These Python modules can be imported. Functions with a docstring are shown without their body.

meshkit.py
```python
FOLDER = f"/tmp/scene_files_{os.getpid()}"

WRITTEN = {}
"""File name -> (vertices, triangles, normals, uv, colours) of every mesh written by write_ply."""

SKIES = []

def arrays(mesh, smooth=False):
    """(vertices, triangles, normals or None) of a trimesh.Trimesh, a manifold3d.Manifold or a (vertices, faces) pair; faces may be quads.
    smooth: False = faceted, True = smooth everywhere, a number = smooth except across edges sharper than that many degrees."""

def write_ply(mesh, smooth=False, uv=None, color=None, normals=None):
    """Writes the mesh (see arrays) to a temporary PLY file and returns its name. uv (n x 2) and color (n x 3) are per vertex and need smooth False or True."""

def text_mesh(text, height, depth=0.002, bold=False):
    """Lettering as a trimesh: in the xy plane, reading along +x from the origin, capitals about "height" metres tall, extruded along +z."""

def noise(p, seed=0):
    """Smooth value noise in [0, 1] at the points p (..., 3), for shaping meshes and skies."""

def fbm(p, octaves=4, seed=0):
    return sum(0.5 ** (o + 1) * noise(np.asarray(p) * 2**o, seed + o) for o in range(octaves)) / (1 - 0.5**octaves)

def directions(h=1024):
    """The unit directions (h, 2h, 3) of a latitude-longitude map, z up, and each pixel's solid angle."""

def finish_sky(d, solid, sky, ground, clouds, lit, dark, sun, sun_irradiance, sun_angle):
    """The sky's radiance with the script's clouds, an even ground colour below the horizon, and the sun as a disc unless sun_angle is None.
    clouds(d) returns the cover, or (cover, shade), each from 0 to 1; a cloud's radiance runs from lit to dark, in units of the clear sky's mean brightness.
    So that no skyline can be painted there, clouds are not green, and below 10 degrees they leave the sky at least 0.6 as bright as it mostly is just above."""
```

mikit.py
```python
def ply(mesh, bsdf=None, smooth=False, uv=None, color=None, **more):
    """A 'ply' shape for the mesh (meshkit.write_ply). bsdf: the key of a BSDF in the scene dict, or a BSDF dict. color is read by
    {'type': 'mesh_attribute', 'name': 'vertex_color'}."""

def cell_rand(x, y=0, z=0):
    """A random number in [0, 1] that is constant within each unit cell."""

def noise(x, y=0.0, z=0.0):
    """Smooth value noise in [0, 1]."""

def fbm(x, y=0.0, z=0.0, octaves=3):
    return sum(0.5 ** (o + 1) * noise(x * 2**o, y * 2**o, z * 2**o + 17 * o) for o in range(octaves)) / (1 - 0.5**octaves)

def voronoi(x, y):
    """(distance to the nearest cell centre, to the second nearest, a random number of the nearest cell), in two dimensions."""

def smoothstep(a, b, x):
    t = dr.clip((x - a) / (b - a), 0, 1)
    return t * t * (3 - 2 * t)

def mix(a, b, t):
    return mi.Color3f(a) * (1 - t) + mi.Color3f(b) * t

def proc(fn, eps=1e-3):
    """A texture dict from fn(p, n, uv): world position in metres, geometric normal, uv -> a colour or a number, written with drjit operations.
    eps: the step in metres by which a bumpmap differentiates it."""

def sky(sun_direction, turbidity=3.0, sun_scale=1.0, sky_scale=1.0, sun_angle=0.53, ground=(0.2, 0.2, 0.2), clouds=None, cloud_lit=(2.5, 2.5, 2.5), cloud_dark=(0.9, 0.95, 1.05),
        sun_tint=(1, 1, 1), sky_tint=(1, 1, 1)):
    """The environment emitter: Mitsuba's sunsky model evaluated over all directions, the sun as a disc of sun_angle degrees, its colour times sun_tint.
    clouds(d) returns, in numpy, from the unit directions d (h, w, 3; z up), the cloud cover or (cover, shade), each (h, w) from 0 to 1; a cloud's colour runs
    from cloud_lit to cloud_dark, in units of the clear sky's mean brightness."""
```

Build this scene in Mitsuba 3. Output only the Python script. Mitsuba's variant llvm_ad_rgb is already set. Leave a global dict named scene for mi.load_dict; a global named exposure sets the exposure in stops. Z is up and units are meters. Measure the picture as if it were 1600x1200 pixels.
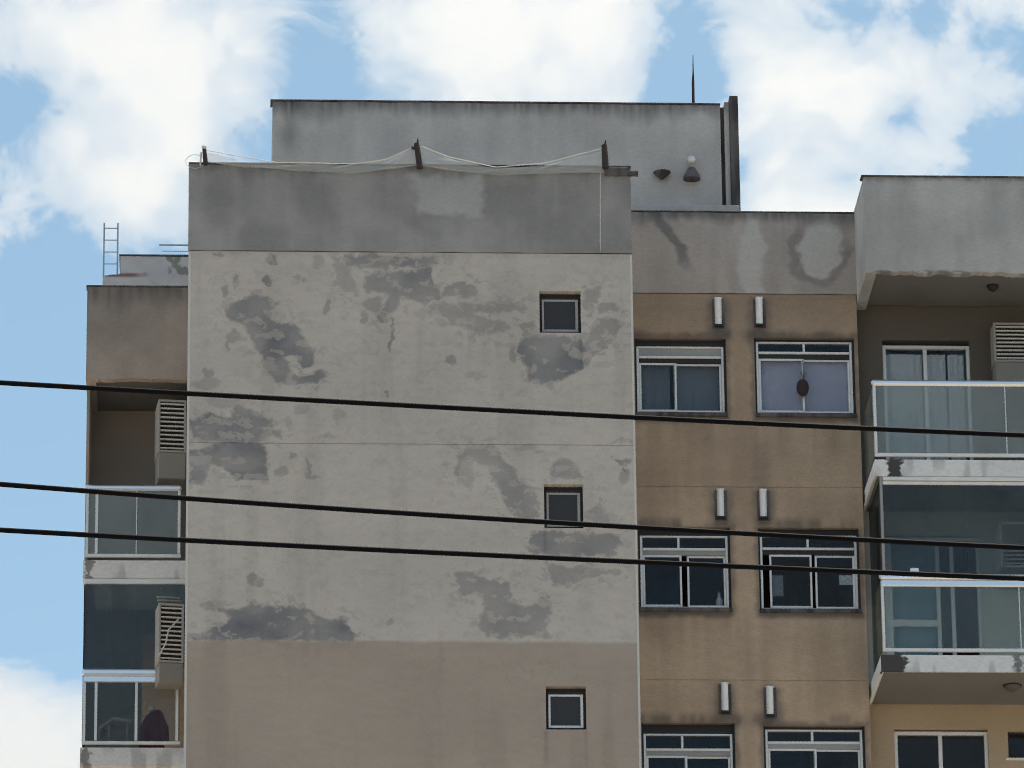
import math, random
import numpy as np
import trimesh
import drjit as dr
import mitsuba as mi
import mikit, meshkit
from mikit import fbm, noise, smoothstep, mix
from shapely.geometry import Polygon, box as rect

random.seed(7)
T = mi.ScalarTransform4f
scene, labels = {'type': 'scene'}, {}

# ------------------------------------------------------------------ camera, sky, exposure
TH, PS, RO, DIST = math.radians(19.8), math.radians(2.95), math.radians(-0.62), 78.0   # pitch, yaw, roll, metres to the gable wall
fwd = np.array([math.sin(PS) * math.cos(TH), math.cos(PS) * math.cos(TH), math.sin(TH)])
rgt = np.array([math.cos(PS), -math.sin(PS), 0.0])
upv = np.cross(rgt, fwd)
upv = -math.sin(RO) * rgt + math.cos(RO) * upv
EYE = np.array([0, 0, 28.0]) - DIST * fwd
scene['camera'] = {'type': 'perspective', 'fov': math.degrees(2 * math.atan(800 / 9000)), 'fov_axis': 'x', 'near_clip': 0.1, 'far_clip': 40000.0,
                   'to_world': T().look_at(origin=EYE.tolist(), target=(EYE + fwd).tolist(), up=upv.tolist())}
SUN = (0.20, 0.32, 0.95)                        # high behind the building: everything the street sees is in shade
scene['sun_and_sky'] = mikit.sky(SUN, turbidity=4.0, sky_tint=(1.07, 1.09, 0.92))
exposure = 2.05

# ------------------------------------------------------------------ helpers
def clean(k):
    return k if k not in scene else next(f'{k}_{i:03d}' for i in range(1, 999) if f'{k}_{i:03d}' not in scene)

used = set()
def number(k):
    """k, or k_001, k_002 ... when a thing or part of that name stands already"""
    i, n = 0, k
    while n in used:
        i += 1
        n = f'{k}_{i:03d}'
    used.add(n)
    return n

def put(name, mesh, mat, parent=None, smooth=False, **tags):
    key = number(f'{parent}__{name}' if parent else name)
    scene[key] = mikit.ply(mesh, mat, smooth=smooth)
    if tags:
        labels[key] = tags
    return key

def thing(name, label, category, group=None, parent=None):
    key = number(f'{parent}__{name}' if parent else name)
    if label:
        labels[key] = {'label': label, 'category': category}
        if group:
            labels[key]['group'] = group
    return key

def box(x0, x1, y0, y1, z0, z1, ch=0.0):
    """a box with chamfered edges (ch metres)"""
    if ch <= 0:
        return trimesh.creation.box(bounds=[[x0, y0, z0], [x1, y1, z1]])
    ch = min(ch, 0.45 * min(x1 - x0, y1 - y0, z1 - z0))
    p = []
    for x, sx in ((x0, 1), (x1, -1)):
        for y, sy in ((y0, 1), (y1, -1)):
            for z, sz in ((z0, 1), (z1, -1)):
                p += [(x + sx * ch, y + sy * ch, z), (x + sx * ch, y, z + sz * ch), (x, y + sy * ch, z + sz * ch)]
    return trimesh.convex.convex_hull(np.array(p))

def join(*m):
    return trimesh.util.concatenate([x for x in m])

def slab_xz(poly, y0, y1):
    """a polygon drawn in (x, z), given the thickness from y0 (street side) to y1"""
    m = trimesh.creation.extrude_polygon(poly, y1 - y0, engine='earcut')
    v = m.vertices
    return trimesh.Trimesh(np.stack([v[:, 0], y1 - v[:, 2], v[:, 1]], 1), m.faces, process=False)

def wall(x0, x1, z0, z1, y0, y1, holes=()):
    p = rect(x0, z0, x1, z1)
    for a in holes:
        p = p.difference(rect(*a))
    return slab_xz(p, y0, y1)

def tube(points, r, n=10):
    """a round bar along points; r a number or one per point"""
    p = np.asarray(points, float)
    r = np.broadcast_to(np.asarray(r, float), (len(p),))
    d = np.gradient(p, axis=0)
    d /= np.linalg.norm(d, axis=1, keepdims=True)
    a = np.cross(d, np.eye(3)[np.abs(d).max(0).argmin()])
    a /= np.linalg.norm(a, axis=1, keepdims=True)
    b = np.cross(d, a)
    t = np.arange(n) * 2 * np.pi / n
    ring = p[:, None] + r[:, None, None] * (np.cos(t)[None, :, None] * a[:, None] + np.sin(t)[None, :, None] * b[:, None])
    v = np.vstack([ring.reshape(-1, 3), p[:1], p[-1:]])
    f, m = [], len(p)
    for i in range(m - 1):
        for j in range(n):
            k = (j + 1) % n
            f += [(i * n + j, i * n + k, (i + 1) * n + k), (i * n + j, (i + 1) * n + k, (i + 1) * n + j)]
    for j in range(n):
        k = (j + 1) % n
        f += [(m * n, j, k)[::-1], (m * n + 1, (m - 1) * n + j, (m - 1) * n + k)]
    t = trimesh.Trimesh(v, f, process=False)
    t.fix_normals()
    return t

def lathe(profile, centre, n=20):
    m = trimesh.creation.revolve(np.array(profile, float), sections=n)
    m.apply_translation(centre)
    return m

def turned(m, deg, about):
    m = m.copy()
    m.apply_transform(trimesh.transformations.rotation_matrix(math.radians(deg), [0, 0, 1], about))
    return m

# ------------------------------------------------------------------ wear, stains and painted-in sill shade, with shapes of their own
STAINS = [
    (1.00, [(-3.84, 29.02), (-3.79, 29.12), (-3.49, 29.22), (-3.31, 29.21), (-3.26, 29.1), (-3.25, 28.92), (-3.12, 28.83), (-2.94, 28.78), (-2.84, 28.63), (-2.7, 28.44), (-2.68, 28.31), (-2.84, 28.24), (-2.91, 28.4), (-3.1, 28.38), (-3.06, 28.19), (-3.0, 28.1), (-2.8, 28.08), (-2.59, 28.17), (-2.5, 28.14), (-2.5, 28.07), (-2.66, 28.01), (-3.02, 27.98), (-3.21, 28.04), (-3.33, 28.18), (-3.37, 28.38), (-3.49, 28.53), (-3.51, 28.7), (-3.65, 28.87), (-3.82, 28.91)]),
    (0.85, [(-2.24, 29.8), (-1.89, 29.85), (-1.52, 29.8), (-1.2, 29.83), (-0.99, 29.81), (-1.01, 29.74), (-1.22, 29.7), (-1.84, 29.68), (-2.01, 29.7), (-2.21, 29.74)]),
    (0.90, [(-1.84, 29.61), (-1.38, 29.59), (-1.22, 29.65), (-1.1, 29.68), (-1.07, 29.47), (-1.0, 29.29), (-1.03, 29.21), (-1.2, 29.17), (-1.38, 29.25), (-1.52, 29.24), (-1.58, 29.1), (-1.78, 28.91), (-1.8, 28.97), (-1.68, 29.12), (-1.63, 29.3), (-1.96, 29.33), (-1.98, 29.46)]),
    (0.35, [(-2.44, 29.86), (-2.21, 29.76), (-2.15, 29.56), (-2.1, 29.33), (-2.3, 29.35), (-2.36, 29.6)]),
    (0.60, [(-0.79, 29.46), (-0.47, 29.42), (-0.44, 29.28), (-0.95, 29.24), (-0.86, 29.38)]),
    (0.55, [(-1.1, 29.1), (-0.95, 29.13), (-0.51, 29.14), (-0.08, 29.16), (0.14, 29.18), (0.2, 29.09), (-0.08, 29.03), (-0.51, 29.03), (-0.56, 28.97), (-0.95, 28.99), (-1.08, 29.04)]),
    (0.45, [(-0.86, 28.99), (-0.51, 28.95), (-0.08, 28.88), (-0.04, 28.81), (-0.25, 28.72), (-0.51, 28.75), (-0.82, 28.87)]),
    (1.00, [(0.12, 28.56), (0.18, 28.67), (0.4, 28.68), (0.66, 28.69), (0.88, 28.64), (1.01, 28.52), (0.92, 28.26), (0.83, 28.17), (0.7, 28.1), (0.44, 28.06), (0.24, 28.11), (0.16, 28.32), (0.11, 28.46)]),
    (0.60, [(1.01, 28.65), (1.19, 28.93), (1.4, 28.95), (1.54, 28.89), (1.4, 28.66), (1.27, 28.52), (1.09, 28.42), (0.98, 28.31), (0.92, 28.38), (1.01, 28.52)]),
    (0.45, [(0.18, 28.65), (0.14, 28.83), (0.29, 28.9), (0.4, 28.66)]),
    (0.50, [(1.02, 29.35), (1.15, 29.42), (1.22, 29.43), (1.15, 29.12), (1.04, 28.98), (1.01, 29.12)]),
    (0.50, [(1.22, 29.12), (1.45, 29.17), (1.44, 29.08), (1.23, 29.06)]),
    (1.05, [(-4.35, 27.44), (-4.07, 27.55), (-3.8, 27.47), (-3.75, 27.63), (-3.53, 27.6), (-3.29, 27.44), (-3.26, 27.36), (-3.44, 27.37), (-3.35, 27.28), (-3.14, 27.28), (-3.14, 27.22), (-3.29, 27.2), (-3.47, 27.15), (-3.89, 27.15), (-4.31, 27.21)]),
    (1.20, [(-4.34, 27.02), (-3.8, 27.12), (-3.47, 27.13), (-3.35, 27.06), (-3.32, 26.64), (-3.46, 26.61), (-3.71, 26.62), (-3.86, 26.8), (-4.1, 26.81), (-4.19, 26.55), (-4.34, 26.57)]),
    (1.00, [(-3.93, 24.81), (-3.85, 24.75), (-3.69, 24.75), (-3.46, 24.86), (-3.16, 24.81), (-2.8, 24.77), (-2.56, 24.65), (-2.3, 24.66), (-2.2, 24.51), (-2.12, 24.44), (-2.2, 24.36), (-3.87, 24.36), (-4.29, 24.39), (-4.29, 24.45), (-3.91, 24.5), (-3.75, 24.66)]),
    (0.60, [(-0.76, 26.95), (-0.6, 27.1), (-0.29, 27.12), (-0.22, 26.93), (-0.06, 26.84), (0.08, 26.58), (0.3, 26.46), (0.35, 26.12), (0.13, 26.09), (-0.01, 26.18), (-0.09, 26.35), (-0.22, 26.58), (-0.3, 26.81), (-0.49, 26.92), (-0.71, 26.87), (-0.74, 26.63)]),
    (0.65, [(0.52, 26.78), (0.6, 26.9), (0.74, 26.9), (0.9, 26.76), (0.93, 26.66), (0.57, 26.68)]),
    (0.85, [(0.26, 25.84), (0.51, 25.87), (1.33, 25.86), (1.46, 25.76), (1.29, 25.58), (0.77, 25.55), (0.23, 25.6)]),
    (0.60, [(0.47, 25.41), (1.42, 25.33), (0.93, 25.26), (0.72, 25.16), (0.5, 25.18)]),
    (0.50, [(1.03, 26.22), (1.2, 26.33), (1.27, 26.24), (1.27, 26.04), (1.06, 26.04)]),
    (0.70, [(-0.75, 25.29), (-0.58, 25.32), (-0.37, 25.18), (-0.1, 25.15), (-0.07, 24.92), (0.11, 24.84), (0.34, 24.87), (0.39, 24.98), (0.48, 25.01), (0.46, 24.75), (0.41, 24.47), (0.49, 24.4), (0.11, 24.47), (-0.19, 24.4), (-0.43, 24.5), (-0.45, 24.72), (-0.37, 24.92), (-0.48, 25.03), (-0.7, 25.03)]),
]
SPECKS = [
    (-3.27, 29.77, 0.070, 0.056, 0.80),
    (-3.30, 29.48, 0.052, 0.083, 0.90),
    (-3.99, 29.86, 0.052, 0.037, 0.60),
    (-3.76, 29.44, 0.035, 0.074, 0.50),
    (-3.90, 29.32, 0.043, 0.065, 0.50),
    (-2.93, 29.50, 0.052, 0.056, 0.40),
    (-2.80, 29.49, 0.043, 0.037, 0.40),
    (-2.51, 29.09, 0.035, 0.111, 0.50),
    (-3.18, 29.15, 0.043, 0.037, 0.50),
    (-1.89, 29.13, 0.122, 0.083, 0.50),
    (-2.01, 28.94, 0.052, 0.083, 0.40),
    (-4.10, 28.12, 0.070, 0.065, 0.50),
    (-3.77, 28.66, 0.096, 0.065, 0.50),
    (-3.85, 28.53, 0.026, 0.083, 0.50),
    (-1.63, 28.73, 0.022, 0.222, 0.80),
    (-1.68, 27.81, 0.022, 0.056, 0.90),
    (-2.77, 26.76, 0.030, 0.130, 0.60),
    (-2.69, 26.65, 0.087, 0.028, 0.50),
    (-2.95, 26.97, 0.043, 0.037, 0.60),
    (-3.11, 26.74, 0.078, 0.065, 0.50),
    (-2.46, 27.22, 0.096, 0.037, 0.50),
    (-3.49, 25.20, 0.052, 0.065, 0.60),
    (-3.38, 25.16, 0.043, 0.056, 0.50),
    (-4.09, 24.82, 0.087, 0.056, 0.45),
    (-1.68, 24.61, 0.043, 0.046, 0.50),
    (-0.84, 28.36, 0.070, 0.065, 0.50),
    (0.03, 28.43, 0.043, 0.111, 0.50),
    (-0.48, 28.11, 0.122, 0.046, 0.25),
    (-3.12, 28.90, 0.026, 0.074, 0.40),
    (-4.23, 26.74, 0.087, 0.167, 0.50),
    (-2.63, 29.74, 0.070, 0.093, 0.30),
    (-2.86, 27.61, 0.104, 0.074, 0.30),
    (-3.03, 27.43, 0.052, 0.093, 0.30),
    (-2.34, 27.52, 0.087, 0.093, 0.25),
    (1.51, 26.91, 0.087, 0.046, 0.70),
    (1.50, 26.68, 0.078, 0.111, 0.50),
    (-0.62, 26.70, 0.104, 0.148, 0.30),
    (1.51, 27.18, 0.174, 0.028, 0.30),
    (0.16, 27.08, 0.130, 0.037, 0.30),
    (0.38, 27.01, 0.104, 0.037, 0.30),
    (-4.15, 27.97, 0.191, 0.074, 0.35),
    (-3.89, 27.74, 0.217, 0.093, 0.30),
]

def inside(x, z, poly, soft):
    """1 inside the polygon, 0 outside, with an edge about soft metres wide"""
    n = len(poly)
    d, s = mi.Float(1e9), mi.Float(1)
    for i in range(n):
        (ax, az), (bx, bz) = poly[i], poly[i - 1]
        ex, ez = bx - ax, bz - az
        wx, wz = x - ax, z - az
        t = dr.clip((wx * ex + wz * ez) / max(ex * ex + ez * ez, 1e-9), 0, 1)
        d = dr.minimum(d, dr.square(wx - ex * t) + dr.square(wz - ez * t))
        c1, c2, c3 = z >= az, z < bz, ex * wz > ez * wx
        s = dr.select((c1 & c2 & c3) | (~c1 & ~c2 & ~c3), -s, s)
    return smoothstep(soft, -soft, s * dr.sqrt(d) - 0.018)

def drips(p, ztop, length, k=5.0):
    """dark runs of dirt that start under an edge at height ztop"""
    x = p.x + p.y
    l = length * (0.25 + 1.5 * dr.square(fbm(x * k, p.y, 3.1, 3)))
    return smoothstep(1.0, 0.0, (ztop - p.z) / l) * (0.55 + 0.45 * noise(x * 23.0, p.z * 0.7))

def streaks(p):
    x = p.x + p.y
    return fbm(x * 4.0, 7.7, p.z * 0.35, 4)

def cloudy(p, k=1.3, o=5):
    return fbm(p.x * k, p.y * k, p.z * k, o)

def gable_colour(p, n, uv):
    """smooth grey repair coats over old paint on the two upper storeys, beige paint below, with patches of newer render"""
    wx = p.x + 0.13 * (fbm(p.x * 4, 1.0, p.z * 4, 6) - 0.5) + 0.075 * (fbm(p.x * 17, 4.0, p.z * 17, 3) - 0.5)
    wz = p.z + 0.13 * (fbm(p.x * 4, 9.0, p.z * 4, 6) - 0.5) + 0.075 * (fbm(p.x * 17, 8.0, p.z * 17, 3) - 0.5)
    m, halo = mi.Float(0), mi.Float(0)
    for a, poly in STAINS:
        m = dr.maximum(m, a * inside(wx, wz, poly, 0.028))
        halo = dr.maximum(halo, inside(wx, wz, poly, 0.30))
    for x, z, rx, rz, a in SPECKS:
        q = dr.square((wx - x) / (rx * 1.15)) + dr.square((wz - z) / (rz * 1.15))
        m = dr.maximum(m, a * smoothstep(1.5, 0.5, q))
    lot = fbm(p.x * 7, 3.0, p.z * 7, 4)
    m = dr.maximum(m, (0.10 + 0.30 * halo) * smoothstep(0.60, 0.76, lot))
    m *= 1 - 0.62 * smoothstep(0.585, 0.64, fbm(wx * 7 + 3, 6.0, wz * 9, 4))
    m = dr.maximum(m, (0.06 + 0.55 * halo) * smoothstep(0.60, 0.66, fbm(wx * 11, 2.0, wz * 14, 4)))
    big = cloudy(p, 0.9, 5) - 0.5
    grain = noise(p.x * 60, 2.0, p.z * 60) - 0.5
    grey = mix((0.512, 0.467, 0.413), (0.458, 0.422, 0.378), fbm(p.x * 0.7, 5.0, p.z * 1.1, 3))
    beige = mix((0.349, 0.289, 0.239), (0.395, 0.338, 0.278), fbm(p.x * 0.8, 2.0, p.z * 0.8, 4))
    up = smoothstep(24.315, 24.375, p.z + 0.03 * (fbm(p.x * 3, 1.0, 2.0, 3) - 0.5))
    c = mix(beige, mix(grey, (0.192, 0.192, 0.200), m * (0.80 + 0.9 * (fbm(p.x * 2.2, 12.0, p.z * 2.2, 4) - 0.5))), up)
    crack = smoothstep(0.010, 0.0, dr.abs(wx - 1.36 - 0.32 * dr.sqrt(dr.maximum(0.0, 26.93 - wz)))) * smoothstep(0.16, 0.10, dr.abs(wz - 26.86))
    edge = smoothstep(0.10, 0.0, dr.abs(p.z - 29.88)) * noise(p.x * 3, 0.5) * 0.10
    c *= 1 - 0.10 * 4 * dr.maximum(0, m * (0.9 - m))
    hair = smoothstep(0.007, 0.002, dr.abs(fbm(p.x * 1.5 + 4, 3.0, p.z * 1.1, 5) - 0.5)) * smoothstep(0.52, 0.62, fbm(p.x * 0.9, 1.0, p.z * 0.9 + 9, 2))
    for x, z in ((0.40, 23.12), (0.93, 23.12), (0.42, 25.94), (0.94, 28.73)):
        c *= 1 - 0.28 * smoothstep(0.07, 0.0, dr.abs(p.x - x) + 0.03 * noise(p.z * 7, x)) * smoothstep(z + 0.02, z - 0.03, p.z) * smoothstep(z - 0.75, z - 0.1, p.z)
    c *= (1 - 0.09 * hair) * (1 + 0.09 * (fbm(p.x * 5 + p.z * 2.5, 4.0, p.z * 13, 4) - 0.5))
    return c * (1 + 0.17 * big + 0.11 * grain) * (1 - 0.5 * crack) * (1 - edge) * (1 - 0.10 * smoothstep(0.5, 0.75, streaks(p)))

PALE = [(-1.38, 31.02), (-0.36, 31.03), (-0.42, 30.42), (-1.22, 30.5)]
def parapet_colour(p, n, uv):
    """bare weathered render of the gable parapet"""
    s = streaks(p)
    wx = p.x + 0.12 * (fbm(p.x * 4, 1.0, p.z * 4, 3) - 0.5)
    c = mix((0.238, 0.233, 0.223), (0.335, 0.325, 0.308), smoothstep(0.33, 0.67, 0.35 * s + 0.65 * cloudy(p, 1.5, 6)))
    c = mix(c, (0.47, 0.465, 0.45), 0.55 * inside(wx + 0.1 * (fbm(p.x * 12, 1.0, p.z * 12, 3) - 0.5), p.z + 0.22 * (fbm(p.x * 6, 3.0, p.z * 6, 4) - 0.5), PALE, 0.07))
    d = dr.clip(0.75 * drips(p, 31.16, 0.30) + 0.25 * drips(p, 30.9, 0.9, 2.0), 0, 1)
    return mix(c, (0.10, 0.10, 0.10), 0.6 * d) * (0.94 + 0.12 * noise(p.x * 30, p.y * 30, p.z * 30))

def penthouse_colour(p, n, uv):
    s = streaks(p)
    c = mix((0.40, 0.388, 0.375), (0.505, 0.492, 0.468), smoothstep(0.3, 0.7, 0.45 * s + 0.55 * cloudy(p, 1.0)))
    d = drips(p, 33.10, 0.42, 4.0)
    blot = smoothstep(0.30, 0.0, dr.abs(p.x + 3.0)) * smoothstep(32.1, 32.7, p.z) * noise(p.x * 9, 1.0, p.z * 2)
    return mix(c, (0.07, 0.07, 0.075), dr.clip(0.75 * d + 0.7 * blot, 0, 1)) * (0.95 + 0.1 * noise(p.x * 30, p.y * 30, p.z * 30))

RING = (4.41, 30.68, 0.33, 0.44)
def wing_parapet_colour(p, n, uv):
    s = streaks(p)
    wx = p.x + 0.34 * (fbm(p.x * 3, 1.0, p.z * 3, 5) - 0.5)
    wz = p.z + 0.34 * (fbm(p.x * 3, 6.0, p.z * 3, 5) - 0.5)
    c = mix((0.315, 0.283, 0.258), (0.43, 0.39, 0.352), smoothstep(0.3, 0.7, 0.55 * s + 0.45 * cloudy(p, 1.4)))
    q = dr.sqrt(dr.square((wx - RING[0]) / RING[2]) + dr.square((wz - RING[1]) / RING[3]))
    c = mix(c, (0.50, 0.49, 0.46), 0.75 * smoothstep(1.08, 0.86, q))
    c = mix(c, (0.19, 0.18, 0.175), 0.62 * smoothstep(0.26, 0.04, dr.abs(q - 1.14)) * smoothstep(31.15, 30.7, p.z + 0.4 * (noise(p.x * 3, 2.0) - 0.5)))
    c = mix(c, (0.50, 0.49, 0.46), 0.65 * smoothstep(0.20, 0.08, dr.abs(wx - 3.47)))
    c = mix(c, (0.12, 0.12, 0.125), 0.7 * smoothstep(0.12, 0.03, dr.abs(wx - 2.22 - 0.45 * (31.05 - p.z))) * smoothstep(30.2, 30.6, p.z))
    d = drips(p, 31.17, 0.28)
    return mix(c, (0.085, 0.085, 0.085), dr.clip(0.85 * d, 0, 1)) * (0.94 + 0.12 * noise(p.x * 30, p.y * 30, p.z * 30))

def soot(p):
    """dirt that gathers under the parapet joint and round the vents and lintels"""
    m = mi.Float(0)
    for x, z in VENTS:
        m = dr.maximum(m, 0.75 * smoothstep(0.26, 0.07, dr.abs(p.x - x) + 0.05 * noise(p.z * 9, p.x * 9)) * smoothstep(0.36, 0.2, dr.abs(p.z - z + 0.06)))
    return m

def beige_colour(p, n, uv):
    """beige textured paint of the wing, dirtier towards the top storey"""
    s, b = streaks(p), cloudy(p, 1.1, 5)
    c = mix((0.335, 0.252, 0.180), (0.455, 0.350, 0.252), smoothstep(0.32, 0.68, 0.5 * s + 0.5 * b))
    c *= 1 + 0.08 * smoothstep(27.6, 26.0, p.z)
    c = mix(c, (0.27, 0.205, 0.155), 0.75 * smoothstep(28.9, 29.9, p.z + 0.5 * (b - 0.5)))
    low = smoothstep(28.2, 27.4, p.z) * smoothstep(26.9, 27.3, p.z)
    c = mix(c, (0.25, 0.19, 0.145), 0.55 * low * smoothstep(0.2, 0.06, dr.abs(p.x - 3.52)))
    for z in (29.33, 26.56, 23.76):
        c = mix(c, (0.14, 0.115, 0.095), 0.75 * smoothstep(0.16, 0.0, dr.abs(p.z - z - 0.03)) * smoothstep(0.35, 0.7, fbm(p.x * 4, z, 1.0, 3)))
    for x0, x1, z in SILLS:  # contact shade under each sill painted in as a dark band, plus dirt streaks
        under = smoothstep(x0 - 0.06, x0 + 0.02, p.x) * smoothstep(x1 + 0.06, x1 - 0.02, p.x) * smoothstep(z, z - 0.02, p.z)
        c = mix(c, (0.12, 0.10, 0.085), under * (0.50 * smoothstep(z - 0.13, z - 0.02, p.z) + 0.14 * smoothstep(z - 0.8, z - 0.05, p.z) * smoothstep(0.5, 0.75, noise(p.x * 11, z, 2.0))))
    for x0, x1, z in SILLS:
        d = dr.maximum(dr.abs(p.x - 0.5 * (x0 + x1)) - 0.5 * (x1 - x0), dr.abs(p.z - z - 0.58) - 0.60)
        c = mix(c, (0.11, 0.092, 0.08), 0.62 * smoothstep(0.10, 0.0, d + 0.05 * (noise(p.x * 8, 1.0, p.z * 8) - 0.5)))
    c = mix(c, (0.10, 0.092, 0.086), soot(p))
    c *= 1 + 0.14 * (fbm(p.x * 6 + p.z * 2, p.y, p.z * 12, 4) - 0.5)
    return c * (0.89 + 0.22 * noise(p.x * 40, p.y * 45, p.z * 45))

def bay_colour(p, n, uv):
    """wall colour behind the balconies: yellow lowest, pale middle, darkest top storey"""
    b = cloudy(p, 1.3, 4)
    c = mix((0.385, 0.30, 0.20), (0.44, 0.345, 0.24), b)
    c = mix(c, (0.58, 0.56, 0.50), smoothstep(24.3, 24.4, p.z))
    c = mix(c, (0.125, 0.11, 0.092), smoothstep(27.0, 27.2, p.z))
    return c * (0.95 + 0.1 * noise(p.x * 45, p.y * 45, p.z * 45))

def rear_bay_colour(p, n, uv):
    c = mix((0.27, 0.235, 0.205), (0.36, 0.315, 0.275), cloudy(p, 1.3, 4))
    return mix(c, (0.26, 0.28, 0.265), smoothstep(26.9, 26.8, p.z)) * (0.95 + 0.1 * noise(p.x * 45, p.y * 45, p.z * 45))

def roofbox_colour(p, n, uv):
    """pale grey render of the box over the balconies"""
    s, b = streaks(p), cloudy(p, 1.0, 5)
    c = mix((0.325, 0.322, 0.313), (0.44, 0.434, 0.418), smoothstep(0.34, 0.66, 0.35 * s + 0.65 * b))
    d = drips(p, 31.26, 0.13, 6.0)
    chip = smoothstep(0.05, 0.0, dr.abs(p.z - 29.86)) * smoothstep(0.5, 0.62, fbm(p.x * 5, 2.0, p.z * 9, 3))
    return mix(c, (0.12, 0.125, 0.115), dr.clip(0.7 * d + 0.7 * chip, 0, 1)) * (0.95 + 0.1 * noise(p.x * 30, p.y * 30, p.z * 30))

def leftbox_colour(p, n, uv):
    """brownish, dirty render of the box on the rear wing"""
    s, b = streaks(p), cloudy(p, 1.5, 4)
    c = mix((0.275, 0.232, 0.198), (0.385, 0.33, 0.28), smoothstep(0.3, 0.7, 0.3 * s + 0.7 * b))
    d = drips(p, 31.28, 0.75, 2.5)
    return mix(c, (0.075, 0.072, 0.072), dr.clip(0.75 * d, 0, 1)) * (0.94 + 0.12 * noise(p.x * 30, p.y * 30, p.z * 30))

def slab_colour(p, n, uv):
    """white-grey painted slab edges with peeled and sooty stretches near the corners"""
    c = mix((0.62, 0.62, 0.61), (0.72, 0.72, 0.70), cloudy(p, 2.0, 4))
    r = 0.16 * (fbm(p.x * 9, 1.0, p.z * 12, 4) - 0.5) + 0.05 * (noise(p.x * 31, 3.0, p.z * 31) - 0.5)
    def bare(x, half, soft=0.022):
        return smoothstep(soft, -soft, dr.abs(p.x - x) - half + r)
    gone = bare(5.235, 0.10) * smoothstep(25.5, 26.0, p.z)
    gone = dr.maximum(gone, bare(5.08, 0.19) * smoothstep(25.5, 25.0, p.z))
    gone = dr.maximum(gone, 0.8 * bare(6.80, 0.05) * smoothstep(25.5, 25.0, p.z))
    gone = dr.maximum(gone, 0.7 * bare(-5.82, 0.05))
    gone = dr.maximum(gone, 0.30 * smoothstep(0.55, 0.8, noise(p.x * 9, 2.0, p.z * 1.5)))
    gone = dr.select((p.y > 0.53) & (p.x > 0), 0.0, gone)
    return mix(c, (0.035, 0.030, 0.028), 0.95 * gone) * (0.93 + 0.14 * noise(p.x * 30, p.y * 30, p.z * 30))

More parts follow.
